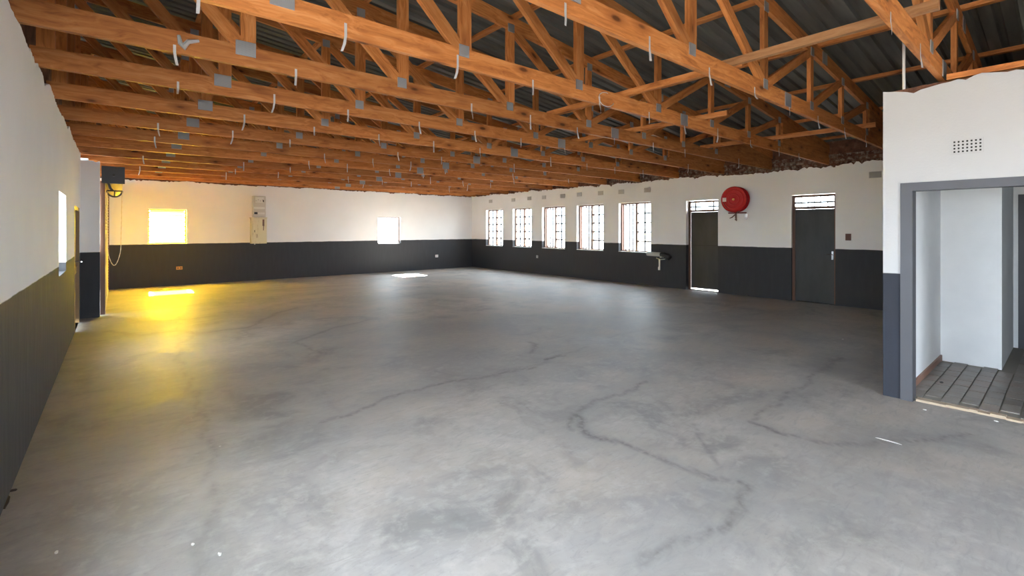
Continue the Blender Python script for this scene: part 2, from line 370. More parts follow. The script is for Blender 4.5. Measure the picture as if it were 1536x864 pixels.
# ---- window and door openings
WIN_R = [(14.336, 15.42), (12.674, 13.729), (11.009, 12.113), (9.364, 10.469), (7.674, 8.782)]
WZ0, WZ1 = .925, 2.375
D1 = (5.729, 6.596); D2 = (3.21, 4.05)
holes_r = [(a, b2, WZ0, WZ1) for a, b2 in WIN_R] + [(D1[0], D1[1], 0, 2.35), (D2[0], D2[1], 0, 2.36)]
slab_wall('wall_right', 'X', XR, XR+.24, -4.94, YF+.25, -.1, lambda u: 2.93+.04*min(1, max(0, (u-5.5)/3)), holes_r, 'painted_wall',
          'white wall with charcoal dado, five steel windows and two doors', ragged=.022, seed=3)
# bare brick core showing above the ragged plaster edge
core = slab_wall('wall_right_core', 'X', XR+.05, XR+.22, -4.94, YF+.2, 2.80, 3.455, [], 'raw_brick', 'bare brick and mortar core above the ragged plaster of window wall')
bme = bev_me = MB().box(-.006, .03, -.108, .108, -.034, .034).mesh('brick')
for row in range(4):
    for k in range(36):
        y = 1.3+k*.232+(.116 if row % 2 else 0)
        o = link('brick', bme, 'brick_face', core, (XR+.022+random.uniform(-.012, .018), y, 2.89+row*.084), (random.uniform(-.04, .04), 0, random.uniform(-.05, .05)))
W1 = (.663, 1.545, 1.19, 2.157); W2 = (7.353, 8.26, 1.06, 2.04)
slab_wall('wall_far', 'Y', YF, YF+.24, -.75, XR+.24, -.1, lambda u: 2.955, [W1, W2], 'painted_wall',
          'long white far wall with charcoal dado and two small windows', ragged=.014, seed=5)
slab_wall('wall_far_gable', 'Y', YF+.04, YF+.22, -.75, XR+.24, 2.90, lambda u: 4.44-.107*(u-2.25), [], 'raw_brick', 'bare brick gable above the far white wall')
WL = (7.33, 8.299, 1.065, 2.03); DL = (9.86, 11.02, 0., 1.96)
slab_wall('wall_left', 'X', XL, XL-.24, -4.94, 11.45, -.1, lambda u: 2.96, [WL, DL, (1.2, 3.2, 1.2, 2.35), (-1.6, .25, -.1, 2.2)], 'painted_wall',  # last two holes are unseen openings added to let more daylight in
          'near white wall with worn charcoal dado beside the camera', ragged=.02, seed=9)
slab_wall('wall_left_gable', 'X', XL-.06, XL-.22, -4.94, 11.40, 2.88, lambda u: 4.72, [], 'raw_brick', 'bare dark brick above the near left wall')
slab_wall('wall_left_gable', 'X', XL-.06, XL-.22, 11.40, YF, 2.965, lambda u: 4.72, [], 'raw_brick', 'bare dark brick above the roller door')
slab_wall('wall_pier', 'Y', 11.40, 11.62, XL-.24, -.235, -.1, lambda u: 2.83, [], 'painted_wall', 'white pier with charcoal dado beside the roller door', ragged=.012, seed=11)
slab_wall('wall_left_lintel', 'X', -.40, XL-.24, 11.63, YF, 2.42, lambda u: 2.90, [], 'painted_wall', 'white lintel added above the roller door to block a light gap')  # added wall strip, closes a light leak behind the rolled curtain
slab_wall('wall_back', 'Y', -4.7, -4.94, XL-.24, XR+.24, -.1, lambda u: 4.44-.107*(u-2.25), [(.2, 3.3, -.1, 2.5)], 'painted_wall', 'white wall with wide open doorway behind the camera')

# ---- partition with doorway and alcove
OP = (-.30, .985, -.1, 1.965)
slab_wall('wall_partition', 'X', XP, XP+.115, -4.7, 1.178, -.1, lambda u: 2.915-.03*math.exp(-((u-.95)/.15)**2), [OP], 'painted_partition',
          'white partition wall with charcoal dado tinted for blue skylight and open doorway', ragged=.013, step=.05, seed=21)
slab_wall('wall_partition_core', 'X', XP+.008, XP+.108, -4.6, 1.165, 2.72, lambda u: 2.918-.012*math.exp(-((u-.95)/.2)**2), [], 'raw_brick', 'broken brick showing along the partition top', ragged=.008, seed=31)
slab_wall('wall_partition_return', 'Y', 1.178, 1.052, XP+.116, XR-.01, -.1, lambda u: 2.9, [], 'painted_partition', 'return of the partition wall towards the door wall')
fr = thing('trim_1', (XP, 1.0, 0), 'blue-grey painted frame around the open doorway', kind='structure')
obj('jamb', MB().box(XP-.014, XP+.14, .957, 1.045, 0, 2.03), 'frame_paint', fr)
obj('jamb', MB().box(XP-.014, XP+.14, -.36, -.275, 0, 2.03), 'frame_paint', fr)
obj('lintel', MB().box(XP-.014, XP+.14, -.275, .957, 1.955, 2.03), 'frame_paint', fr)
slab_wall('wall_alcove_back', 'X', 7.62, 9.2, .515, 1.05, -.1, lambda u: 2.7, [], 'plain_plaster', 'pale block wall inside the tiled alcove')
slab_wall('wall_alcove_side', 'Y', 1.0515, 1.03, XP+.145, 7.62, -.1, lambda u: 2.7, [], 'plain_plaster', 'pale grey side wall inside the tiled alcove')
slab_wall('wall_alcove_right', 'Y', -.62, -.74, XP+.116, 9.4, -.1, lambda u: 2.7, [], 'plain_plaster', 'pale far side wall of the tiled alcove')
slab_wall('wall_alcove_end', 'X', 9.21, 9.33, -.74, .52, -.1, lambda u: 2.7, [(-.42, .44, 0, 2.03)], 'plain_plaster', 'wall with dark door at the alcove end')
tag(obj('ceiling_alcove', MB().box(XP+.116, 9.4, -.74, 1.05, 2.7, 2.8), 'plain_plaster'), 'plastered slab over the tiled alcove', kind='structure')
d4 = thing('door_4', (9.24, .0, 0), 'dark navy door at the alcove end', kind='structure')
obj('leaf', MB().box(9.25, 9.30, -.40, .40, .02, 2.0), 'navy_paint', d4)
obj('frame', MB().box(9.19, 9.32, .40, .47, 0, 2.06).box(9.19, 9.32, -.47, -.40, 0, 2.06).box(9.19, 9.32, -.40, .40, 2.0, 2.06), 'navy_paint', d4)
obj('handle', MB().tube([(9.25, -.3, 1.0), (9.19, -.3, 1.0), (9.19, -.19, 1.0)], .01), 'chrome', d4)
# tiled alcove floor
tf = tag(obj('floor_alcove', MB().box(XP+.09, 9.2, -.62, 1.05, .0, .014), 'grout'), 'slate-coloured tiled floor inside the doorway', kind='structure')
tme = MB().box(-.118, .118, -.0565, .0565, 0, .012).mesh('floor_tile')
for r_ in range(13):
    y = .972-r_*.1245
    for k in range(15):
        x = XP+.115+.125+k*.245-(.1225 if r_ % 2 else 0)
        if x > 9.1 or (x > 7.52 and y > .45) or x < XP+.2: continue
        link('floor_tile', tme, 'slate_tile', tf, (x, y, .012+random.uniform(-.001, .001)))
sk = tag(obj('baseboard_alcove', MB().box(XP+.15, 7.61, 1.012, 1.03, .014, .085), 'skirt_tile'), 'brown tile skirting along the alcove side wall', kind='structure')
mbt = MB(); yy = .94
while yy > -.27:
    d_ = random.uniform(.05, .11); t_ = random.uniform(.012, .026); w_ = random.uniform(.05, .085)
    mbt.box(XP+.115-w_, XP+.125, yy-d_, yy, 0, t_); yy -= d_
tag(obj('trim_2', mbt, 'mortar'), 'rough cream mortar edge along the doorway threshold', kind='structure')

# ---- windows in the right wall
pw, ph = .23, .262
pane_me = MB().box(-.002, .002, -pw/2, pw/2, -ph/2, ph/2).mesh('pane')
def steel_window(n, y0, y1, opened, label):
    X = XR+.15
    t = thing('window_%d' % n, (X, (y0+y1)/2, WZ0), label, kind='structure')
    f = .042; ym = (y0+y1)/2
    obj('frame', MB().box(X-.02, X+.04, y0, y0+f, WZ0, WZ1).box(X-.03, X+.04, y1-f, y1, WZ0, WZ1).box(X-.03, X+.04, y0+f, y1-f, WZ0, WZ0+f).box(X-.03, X+.04, y0+f, y1-f, WZ1-f, WZ1), 'steel_frame', t)
    obj('mullion', MB().box(X-.045, X+.04, ym-.03, ym+.03, WZ0+f, WZ1-f), 'steel_frame', t)
    obj('sill', MB().box(XR-.012, X-.02, y0+.001, y1-.001, WZ0, WZ0+.012), 'pale_sill', t)
    for side, (a, b2) in enumerate(((y0+f, ym-.026), (ym+.026, y1-f))):
        zs = np.linspace(WZ0+f, WZ1-f, 6); c_ = (a+b2)/2
        if side == 1 and opened:
            # side-hung sash swung outwards, fixed burglar bars left across the opening
            sash = bpy.data.objects.new('open_sash', None); C.objects.link(sash); sash.parent = t
            sash.location = (.03, b2-ym, 0); sash.rotation_euler = (0, 0, math.radians(68))
            w_ = b2-a
            link('sash_frame', MB().box(-.015, .015, -.03, 0, f, WZ1-WZ0-f).box(-.015, .015, -w_, -w_+.03, f, WZ1-WZ0-f).box(-.015, .015, -w_+.03, -.03, f, f+.03).box(-.015, .015, -w_+.03, -.03, WZ1-WZ0-f-.03, WZ1-WZ0-f).mesh('sash_frame'), 'steel_frame', sash)
            bars = MB()
            for k in range(1, 5): bars.box(-.008, .008, -w_+.03, -.03, zs[k]-WZ0-.006, zs[k]-WZ0+.006)
            bars.box(-.008, .008, -w_/2-.006, -w_/2+.006, f+.03, WZ1-WZ0-f-.03)
            link('glazing_bars', bars.mesh('glazing_bars'), 'steel_frame', sash)
            for k in range(5):
                for q in (-.25, -.75):
                    link('pane', pane_me, 'clear_glass', sash, (0, q*w_, (zs[k]+zs[k+1])/2-WZ0))
            for k in range(1, 4):
                y = a+(b2-a)*k/4
                obj('burglar_bar', MB().box(X-.022, X+.008, y-.016, y+.016, WZ0+f, WZ1-f), 'bar_steel', t)
            continue
        bars = MB()
        for k in range(1, 5): bars.box(X-.022, X+.02, a, b2, zs[k]-.019, zs[k]+.019)
        bars.box(X-.022, X+.02, c_-.016, c_+.016, WZ0+f, WZ1-f)
        obj('glazing_bars', bars, 'bar_steel', t)
        for k in range(5):
            for y in ((a+c_)/2, (c_+b2)/2):
                link('pane', pane_me, 'clear_glass', t, (.002, y-ym, (zs[k]+zs[k+1])/2-WZ0))
ords = ['steel window nearest the far corner, both sashes shut', 'second steel window from the far corner, both sashes shut', 'middle steel window of the five, one sash open',
        'fourth steel window from the far corner, one sash open', 'steel window nearest the hose reel, one sash open behind bars']
for k, ((a, b2), lb) in enumerate(zip(WIN_R, ords)):
    steel_window(k+1, a, b2, k >= 2, lb)
    portal((XR+.26, (a+b2)/2, (WZ0+WZ1)/2), (-1, 0, 0), b2-a, WZ1-WZ0)

# ---- small louvre windows in far and left walls
def louvre_window(n, a, b2, z0, z1, axis, plane, sgn, gmat, fmat, label, blades=7):
    """plane = wall face, sgn = direction towards outdoors"""
    d = plane+sgn*.13
    loc = (d, (a+b2)/2, z0) if axis == 'X' else ((a+b2)/2, d, z0)
    t = thing('window_%d' % n, loc, label, kind='structure'); f = .03
    def bx(mb, u0, u1, q0, q1, za, zb):
        q0, q1 = sorted((q0, q1))
        return mb.box(q0, q1, u0, u1, za, zb) if axis == 'X' else mb.box(u0, u1, q0, q1, za, zb)
    mb = MB(); bx(mb, a, a+f, d-sgn*.02, d+sgn*.04, z0, z1); bx(mb, b2-f, b2, d-sgn*.02, d+sgn*.04, z0, z1)
    bx(mb, a+f, b2-f, d-sgn*.02, d+sgn*.04, z0, z0+f); bx(mb, a+f, b2-f, d-sgn*.02, d+sgn*.04, z1-f, z1)
    obj('frame', mb, fmat, t)
    hh = (z1-z0-2*f)/blades; w_ = b2-a-2*f-.03
    bm_ = MB(); 
    if axis == 'X': bm_.box(-.0025, .0025, -w_/2, w_/2, -hh*.508, hh*.508)
    else: bm_.box(-w_/2, w_/2, -.0025, .0025, -hh*.508, hh*.508)
    bme_ = bm_.mesh('louvre_pane')
    tilt = math.radians(14)
    for k in range(blades):
        lc = (sgn*.012, 0, f+hh*(k+.5)) if axis == 'X' else (0, sgn*.012, f+hh*(k+.5))
        link('louvre_pane', bme_, gmat, t, lc, (0, sgn*-tilt, 0) if axis == 'X' else (sgn*tilt, 0, 0))
    cl = MB()
    for k in range(blades):
        z = z0+f+hh*(k+.5)
        for u in (a+f, b2-f-.015): bx(cl, u, u+.015, d-sgn*.012, d+sgn*.02, z-.028, z+.028)
    obj('louvre_clips', cl, 'bar_steel' if fmat != 'amber_timber' else 'amber_timber', t)
    return t
louvre_window(6, *W1, 'Y', YF, 1, 'yellow_glass', 'amber_timber', 'small louvre window glowing yellow in the far wall')  # amber on this frame and its clips carries the yellow light in the colour
louvre_window(7, *W2, 'Y', YF, 1, 'clear_glass', 'steel_frame', 'small white-bright louvre window in the far wall')
louvre_window(8, *WL, 'X', XL, -1, 'clear_glass', 'steel_frame', 'narrow-looking bright window in the near left wall', 4)
portal(((W1[0]+W1[1])/2, YF+.26, (W1[2]+W1[3])/2), (0, -1, 0), .88, .96)
portal(((W2[0]+W2[1])/2, YF+.26, (W2[2]+W2[3])/2), (0, -1, 0), .9, .98)
portal((XL-.26, (WL[0]+WL[1])/2, (WL[2]+WL[3])/2), (1, 0, 0), .97, .96)
portal((XL-.26, 2.2, 1.78), (1, 0, 0), 2.0, 1.15)
portal((XL-.26, -.68, 1.05), (1, 0, 0), 1.85, 2.3)
portal((1.75, -4.96, 1.2), (0, 1, 0), 3.1, 2.6)

# ---- doors in the right wall
def wall_door(n, y0, y1, leafz, topz, depth, fmat, label, gap, vbars, knob, vb, slit):
    X = XR+depth
    t = thing('door_%d' % n, (X, (y0+y1)/2, 0), label, kind='structure'); f = .055
    obj('frame', MB().box(X-.02, X+.05, y0, y0+f*.6, 0, topz).box(X-.02, X+.05, y1-f, y1, 0, topz).box(X-.02, X+.05, y0+f*.6, y1-f, topz-.05, topz), fmat, t)
    obj('transom', MB().box(X-.03, X+.05, y0+f*.6, y1-f, leafz, leafz+.055), fmat, t)
    lf = obj('leaf', MB().box(X, X+.04, y0+f*.6+.004, y1-f-slit, gap, leafz-.004), 'door_paint', t); bev(lf, .004)
    if n == 1: obj('leaf_joint', MB().box(X-.004, X+.001, y0+f*.6+.01, y1-f-.02, 1.165, 1.18), 'hose_black', t)
    a, b2 = y0+f*.6, y1-f; za, zb = leafz+.055, topz-.05
    k = len(vbars)+1; e = [a]+[a+(b2-a)*v for v in vbars]+[b2]
    bm_ = MB().box(X-.02, X+.008, a, b2, za+(zb-za)*.42-.017, za+(zb-za)*.42+.017)
    for y in e[1:-1]: bm_.box(X-.02, X+.008, y-vb, y+vb, za, zb)
    obj('fanlight_bars', bm_, 'bar_steel', t)
    for i in range(k): obj('pane', MB().box(X+.012, X+.015, e[i]+.002, e[i+1]-.002, za, zb), 'clear_glass', t)
    if knob:
        pl = obj('lock_plate', MB().box(X-.012, X, y0+.05, y0+.085, .95, 1.13), 'chrome', t)
        obj('handle', MB().tube([(X-.012, y0+.068, 1.06), (X-.05, y0+.068, 1.06), (X-.055, y0+.16, 1.055)], .010), 'chrome', t)
    return t
wall_door(1, *D1, 2.05, 2.34, .15, 'steel_frame', 'charcoal door left of the hose reel, daylight under it', .045, (.2, .82), False, .015, .012)
wall_door(2, *D2, 2.04, 2.35, .07, 'steel_frame', 'charcoal door nearest the partition, with chrome handle', .006, (.16, .34, .5, .66, .84), True, .006, .002)

# ---- door in the left wall
t = thing('door_3', (XL, 10.44, 0), 'brown timber door seen edge-on in the left wall', kind='structure')
obj('frame', MB().box(XL-.14, XL+.006, DL[0], DL[0]+.07, 0, DL[3]).box(XL-.14, XL+.006, DL[1]-.07, DL[1], 0, DL[3]).box(XL-.14, XL+.006, DL[0]+.07, DL[1]-.07, DL[3]-.06, DL[3]), 'amber_timber', t)
obj('leaf', MB().box(XL-.11, XL-.07, DL[0]+.075, DL[1]-.075, .06, DL[3]-.065), 'door_timber', t)
obj('lock_rail', MB().box(XL-.07, XL-.02, DL[0]+.08, DL[1]-.08, .86, .98), 'amber_timber', t)
obj('handle', MB().tube([(XL-.05, DL[1]-.15, 1.05), (XL+.04, DL[1]-.15, 1.05), (XL+.045, DL[1]-.27, 1.05)], .011), 'chrome', t)
portal((XL-.1, 10.44, .03), (1, 0, 0), 1.0, .05)

# ---- roof: ribbed steel sheets on purlins
PITCH = .107
def raft_z(x): return 4.31-PITCH*(x-2.25)
roof = thing('ceiling', (5.6, 6.5, 3.9), 'open timber roof lined with dark ribbed steel sheeting', kind='structure')
prof = []
for k in range(4):
    y0 = k*.1715
    prof += [(y0, 0), (y0+.10, 0), (y0+.118, .036), (y0+.154, .036)]
prof.append((.686+.012, 0))
x0, x1 = -1.1, 12.05
zo = raft_z(0)+.145
mb = MB(); half = .343
for xx in (x0, x1):
    for (y, z) in prof: mb.v.append((xx, y-half, z-PITCH*xx))
n = len(prof)
for i in range(n-1): mb.f.append((i, i+1, n+i+1, n+i))
sheet_me = mb.mesh('roof_sheet')
Yr = -5.1
while Yr < 17:
    link('roof_sheet', sheet_me, 'roof_steel', roof, (0-5.6, Yr+half-6.5, zo-3.9+random.uniform(-.001, .001))); Yr += .686
PUR = [-.35, .9, 2.35, 3.82, 5.36, 6.84, 8.3, 9.8, 11.2]
pur_me = MB().box(-11.0, 11.0, -.036, .036, -.024, .024).mesh('purlin')
for x in PUR:
    link('purlin', pur_me, 'pine', roof, (x-5.6, -.65, raft_z(x)+.115-3.9), (0, math.atan(0), math.pi/2))

# ---- trusses
TRY = [-1.70, -.48, .78, 2.085, 3.35, 4.485, 5.60, 6.84, 8.06, 9.27, 10.46, 11.65, 12.85, 14.05, 15.2, 16.2]
NODES = [-.46, .85, 2.28, 3.73, 5.2, 6.55, 7.75, 8.95]
CH, TH = .168, .045
def bar(name, a, b2, wid, parent, y=0., th=TH, mat='pine'):
    """flat timber in the truss plane from (x,z) a to b, local X along its length"""
    d = math.hypot(b2[0]-a[0], b2[1]-a[1]); ang = -math.atan2(b2[1]-a[1], b2[0]-a[0])
    me = MB().box(-d/2, d/2, -th/2, th/2, -wid/2, wid/2).mesh(name)
    return link(name, me, mat, parent, ((a[0]+b2[0])/2, y, (a[1]+b2[1])/2), (0, ang, 0))
ZC = TOP+CH/2
def rz(x): return raft_z(x)-TOP          # heights inside a truss are above its underside
def make_truss():
    t = bpy.data.objects.new('roof_truss', None); C.objects.link(t); t.location = (0, 0, TOP)
    bar('bottom_chord', (-.66, CH/2), (11.66, CH/2), CH, t)
    bar('rafter', (-.9, rz(-.9)), (11.95, rz(11.95)), CH, t)
    for x in NODES:
        zt = rz(x)-CH*.5; bar('vertical_web', (x, CH*.98), (x, zt), .115 if x < 5 else .095, t, .0)
    for i in range(len(NODES)-1):
        a, b2 = NODES[i], NODES[i+1]
        if b2 <= 5.3: bar('diagonal_web', (a+.05, rz(a)-CH*.5), (b2-.06, CH*1.0), .105, t)
        else: bar('diagonal_web', (a+.06, CH*1.02), (b2-.05, rz(b2)-CH*.55), .095, t)
    mb = MB(); th = TH*.5
    p = [(9.1, CH), (11.55, CH), (11.55, rz(11.55)-CH*.45), (9.1, rz(9.1)-CH*.45)]
    n = len(mb.v); mb.v += [(x-10.3, -th, z) for x, z in p]+[(x-10.3, th, z) for x, z in p]
    mb.f += [(0, 1, 2, 3), (7, 6, 5, 4)]+[(i, i+4, (i+1) % 4+4, (i+1) % 4) for i in range(4)]
    link('heel_board', mb.mesh('heel_board'), 'pine', t, (10.3, 0, 0))
    pm = MB().box(-.075, .075, -.004, .004, -.06, .06).mesh('nail_plate'); pm.materials.append(M['galvanised'])
    ps = MB().box(-.05, .05, -.004, .004, -.05, .05).mesh('nail_plate'); ps.materials.append(M['galvanised'])
    psp = MB().box(-.085, .085, -.004, .004, -.075, .075).mesh('splice_plate'); psp.materials.append(M['galvanised'])
    for x in NODES[1:]:
        link('nail_plate', pm if x < 2 else ps, None, t, (x-.02, -TH/2-.003, CH*.86))
        link('nail_plate', ps, None, t, (x, -TH/2-.003, rz(x)-CH*.42))
    link('splice_plate', psp, None, t, (5.78, -TH/2-.003, CH/2)); link('splice_plate', psp, None, t, (7.0, -TH/2-.003, rz(7.0), ))
    return t
def strap_mesh(v):
    """thin strip nailed to the chord face, its free end twisted below the timber"""
    r = random.Random(v); mb = MB(); w_ = .0095
    up = r.uniform(.05, .10); lo = r.uniform(.06, .11); bend = r.uniform(-.03, .03); tw = r.uniform(-.9, .9)
    pts = [(0, 0, up), (0, 0, .0), (bend*.4, -.006, -lo*.5), (bend, -.012+r.uniform(-.02, .02), -lo)]
    n0 = 0
    for i, p in enumerate(pts):
        a = tw*max(0, i-1)/2; dx, dy = math.cos(a)*w_, math.sin(a)*w_
        mb.v += [(p[0]-dx, p[1]-dy-.002, p[2]), (p[0]+dx, p[1]+dy-.002, p[2]), (p[0]+dx, p[1]+dy, p[2]), (p[0]-dx, p[1]-dy, p[2])]
    for i in range(3):
        for j in range(4): mb.f.append((i*4+j, i*4+(j+1) % 4, i*4+4+(j+1) % 4, i*4+4+j))
    mb.f += [(0, 1, 2, 3), (12, 13, 14, 15)]
    return mb.mesh('hanger_strap')
SM = [strap_mesh(k) for k in range(6)]
STR = [.40, 1.28, 2.17, 3.09, 4.0, 4.92, 5.82, 6.75, 7.82, 8.87, 9.9]
def copy_tree(o, parent=None):
    c = o.copy(); C.objects.link(c); c.parent = parent
    for ch in list(o.children): copy_tree(ch, c)
    return c
proto = make_truss()
tl = {0: 'timber roof truss behind the camera, farther one', 1: 'timber roof truss just behind the camera', 2: 'nearest timber roof truss in view, its chord ending over the doorway partition',
      3: 'second timber roof truss in view, with loose batten across its chord', 4: 'third timber roof truss counted from the camera side', 5: 'fourth timber roof truss counted from the camera side',
      6: 'fifth timber roof truss counted from the camera side', 7: 'sixth timber roof truss counted from the camera side', 8: 'seventh timber roof truss counted from the camera side',
      9: 'seventh timber roof truss counted from the far white wall', 10: 'sixth timber roof truss counted from the far white wall', 11: 'fifth timber roof truss counted from the far white wall',
      12: 'fourth timber roof truss counted from the far white wall', 13: 'third timber roof truss counted from the far white wall', 14: 'second timber roof truss counted from the far white wall',
      15: 'last timber roof truss, hard against the far white wall'}
for k, y in enumerate(TRY):
    t = proto if k == 0 else copy_tree(proto)
    t.location = (0, y, TOP)
    tag(t, tl[k], 'roof truss', 'timber roof trusses')
for k, y in enumerate(TRY):
    if k < 2 or k > 13: continue
    t = [o for o in C.objects if o.name.startswith('roof_truss') and abs(o.location.y-y) < 1e-4][0]
    for x in STR:
        if k == 2 and not 3 < x < 5.5: continue
        if random.random() < (.15 if k < 8 else .4) and k > 4: continue
        link('hanger_strap', SM[random.randrange(6)], 'strap_metal', t, (x+random.uniform(-.06, .06)*(k > 3)-(.18 if k == 2 else 0), -TH/2-.001, .0 if k > 2 else -.03))

def truss_at(y): return [o for o in C.objects if o.name.startswith('roof_truss') and abs(o.location.y-y) < 1e-4][0]
# bent wire loop and crumpled hanger left on two of the chords
a_ = onY(896, 141, TRY[4]-.03); b_ = onY(921, 157, TRY[4]-.03); cx_, cz_ = (a_[0]+b_[0])/2, (a_[2]+b_[2])/2
wp = [(cx_+.12*math.cos(t_)*(1 if t_ < 4.2 else 1.15), TRY[4]-.032, cz_+.075*math.sin(t_)) for t_ in np.linspace(1.3, 6.0, 22)]
obj('wire_loop', MB().tube(wp, .004, 6), 'strap_metal', truss_at(TRY[4]), smooth=True)
p_ = onY(275, 66, TRY[5]-.03)
obj('crumpled_hanger', MB().tube([(p_[0]-.03, TRY[5]-.03, p_[2]+.06), (p_[0]-.02, TRY[5]-.035, p_[2]), (p_[0], TRY[5]-.05, p_[2]-.03), (p_[0]+.03, TRY[5]-.045, p_[2]+.02), (p_[0]+.10, TRY[5]-.03, p_[2]+.05)], [.012, .018, .026, .018, .012], 6), 'strap_metal', truss_at(TRY[5]))
# loose battens lying along the building on the bottom chords
for (x, ya, yb, skew, mat, lb) in [(4.42, .60, 2.22, -.03, 'old_pine', 'weathered loose batten across the two nearest trusses, cut end showing'),
                        (4.52, 2.0, 4.62, 0., 'pine', 'loose pine batten behind the second truss, lying on chords'),
                        (6.28, 3.0, 5.75, .03, 'pine', 'loose pine batten lying over third and fourth truss chords'),
                        (8.66, 1.9, 4.6, .05, 'pine', 'loose pine batten on truss chords near the door wall')]:
    me = MB().box(-(yb-ya)/2, (yb-ya)/2, -.026, .026, -.034, .034).mesh('loose_batten')
    o = link('loose_batten', me, mat, None, (x, (ya+yb)/2, TOP+CH+.0345), (0, 0, math.pi/2+skew)); tag(o, lb, 'batten', 'loose battens on the trusses')
o = link('wall_plate_batten', MB().box(-1.9, 1.9, -.036, .036, -.025, .025).mesh('wall_plate_batten'), 'pine', None, (XP+.075, -1.17, 2.962), (0, 0, math.pi/2))
tag(o, 'pine batten lying along the ragged top of the partition', 'batten')
tag(obj('conduit_pipe', MB().tube([(XP+.05, 1.03, 2.89), (XP+.05, 1.03, 3.42)], .012, 10), 'white_plastic', smooth=True), 'thin white conduit standing up from the partition top', 'conduit')

# ================================================================== things on the walls
# ---- fire hose reel
rc = Vector((XR-.028, 5.235, 2.312))
t = thing('fire_hose_reel', rc, 'round red fire hose reel mounted high between two charcoal doors', 'hose reel')
A = (-1, 0, 0)
def disc(h0, h1, prof): return [(r, h0+(h1-h0)*q) for r, q in prof]
obj('front_disc', MB().lathe(rc, A, [(.001, .205), (.035, .205), (.06, .19), (.11, .186), (.115, .194), (.14, .194), (.145, .186), (.20, .188), (.205, .197), (.235, .197), (.24, .188), (.28, .192), (.30, .205), (.308, .198), (.308, .185), (.275, .176), (.001, .176)], 64), 'reel_red', t, smooth=False)
obj('back_disc', MB().lathe(rc, A, [(.001, .045), (.295, .045), (.31, .055), (.31, .035), (.275, .03), (.001, .03)], 48), 'reel_red', t)
pts = []
for i in range(48*4+1):
    a = 2*math.pi*i/48; pts.append((rc.x-.07-.028*(i/48), rc.y+math.cos(a)*.255, rc.z+math.sin(a)*.255))
obj('hose_coil', MB().tube(pts, .0145, 8), 'reel_dark_red', t, smooth=True)
obj('core_drum', MB().lathe(rc, A, [(.236, .045), (.236, .176)], 40), 'reel_dark_red', t)
obj('hub', MB().lathe(rc, A, [(.001, .23), (.022, .23), (.028, .222), (.028, .20), (.034, .20), (.034, .19)], 24), 'brass', t)
obj('label_sticker', MB().box(rc.x-.2, rc.x-.189, rc.y+.18, rc.y+.27, rc.z-.045, rc.z+.05), 'sticker', t)
obj('wall_bracket', MB().box(rc.x-.03, rc.x+.026, rc.y-.05, rc.y+.05, rc.z-.12, rc.z+.12).tube([(rc.x-.02, rc.y, rc.z), (rc.x-.2, rc.y, rc.z)], .02), 'reel_dark_red', t)
zb = rc.z-.325
obj('guide_arm', MB().tube([(rc.x-.12, rc.y+.16, zb), (rc.x-.12, rc.y-.27, zb)], .014).tube([(rc.x, rc.y-.02, zb+.05), (rc.x-.12, rc.y-.02, zb)], .014), 'reel_dark_red', t)
nz = obj('nozzle', MB().tube([(rc.x-.13, rc.y-.1, zb+.05), (rc.x-.13, rc.y-.03, zb-.02), (rc.x-.14, rc.y+.06, zb-.10), (rc.x-.14, rc.y+.12, zb-.125)], [.016, .018, .014, .009]), 'rusty_iron', t, smooth=True)
obj('valve', MB().tube([(rc.x-.12, rc.y-.02, zb), (rc.x-.12, rc.y-.02, zb-.1), (rc.x-.13, rc.y-.035, zb-.19)], [.02, .022, .014]).tube([(rc.x-.16, rc.y-.02, zb-.16), (rc.x-.08, rc.y-.02, zb-.16)], .012), 'rusty_iron', t, smooth=True)
pk = obj('padlock', MB().box(rc.x-.13, rc.x-.11, rc.y-.285, rc.y-.235, zb-.155, zb-.09), 'chrome', t)
obj('shackle', MB().tube([(rc.x-.12, rc.y-.28, zb-.09), (rc.x-.12, rc.y-.28, zb-.03), (rc.x-.12, rc.y-.26, zb+.01), (rc.x-.12, rc.y-.24, zb-.03), (rc.x-.12, rc.y-.24, zb-.09)], .005), 'chrome', t)

# ---- meter box and distribution box on the far wall
t = thing('meter_box', (3.4, YF, 1.975), 'grey electricity meter board fixed above the cream cabinet', 'meter box')
obj('case', MB().box(3.22, 3.585, YF-.13, YF, 1.975, 2.63), 'grey_enamel', t); bev(t.children[0], .012, 2)
obj('meter_dial', MB().box(3.29, 3.52, YF-.155, YF-.13, 2.42, 2.59), 'meter_white', t)
obj('meter_window', MB().box(3.495, 3.525, YF-.16, YF-.13, 2.44, 2.51), 'meter_black', t)
obj('breaker_strip', MB().box(3.25, 3.555, YF-.145, YF-.13, 2.225, 2.285), 'meter_white', t)
obj('main_switch', MB().box(3.262, 3.345, YF-.16, YF-.13, 2.06, 2.125), 'meter_black', t)
for k in range(5): obj('breaker', MB().box(3.365+k*.038, 3.395+k*.038, YF-.15, YF-.13, 2.06, 2.12), 'meter_white', t)
for k in range(4): obj('screw', MB().box(3.30+k*.06, 3.315+k*.06, YF-.162, YF-.155, 2.47+.03*(k % 2), 2.485+.03*(k % 2)), 'meter_black', t)
t = thing('distribution_box', (3.38, YF, 1.15), 'stained cream metal cabinet under the meter board, at dado line', 'electrical cabinet')
obj('case', MB().box(3.165, 3.60, YF-.20, YF, 1.15, 1.93), 'cream_metal', t); bev(t.children[0], .01, 2)
obj('cover', MB().box(3.21, 3.585, YF-.222, YF-.20, 1.18, 1.90), 'cream_metal', t)
obj('cap', MB().box(3.15, 3.61, YF-.215, YF, 1.93, 1.965), 'cream_metal', t)
obj('keyhole', MB().box(3.245, 3.262, YF-.228, YF-.222, 1.50, 1.57), 'meter_black', t); obj('keyhole', MB().box(3.31, 3.322, YF-.228, YF-.222, 1.33, 1.45), 'rusty_iron', t)
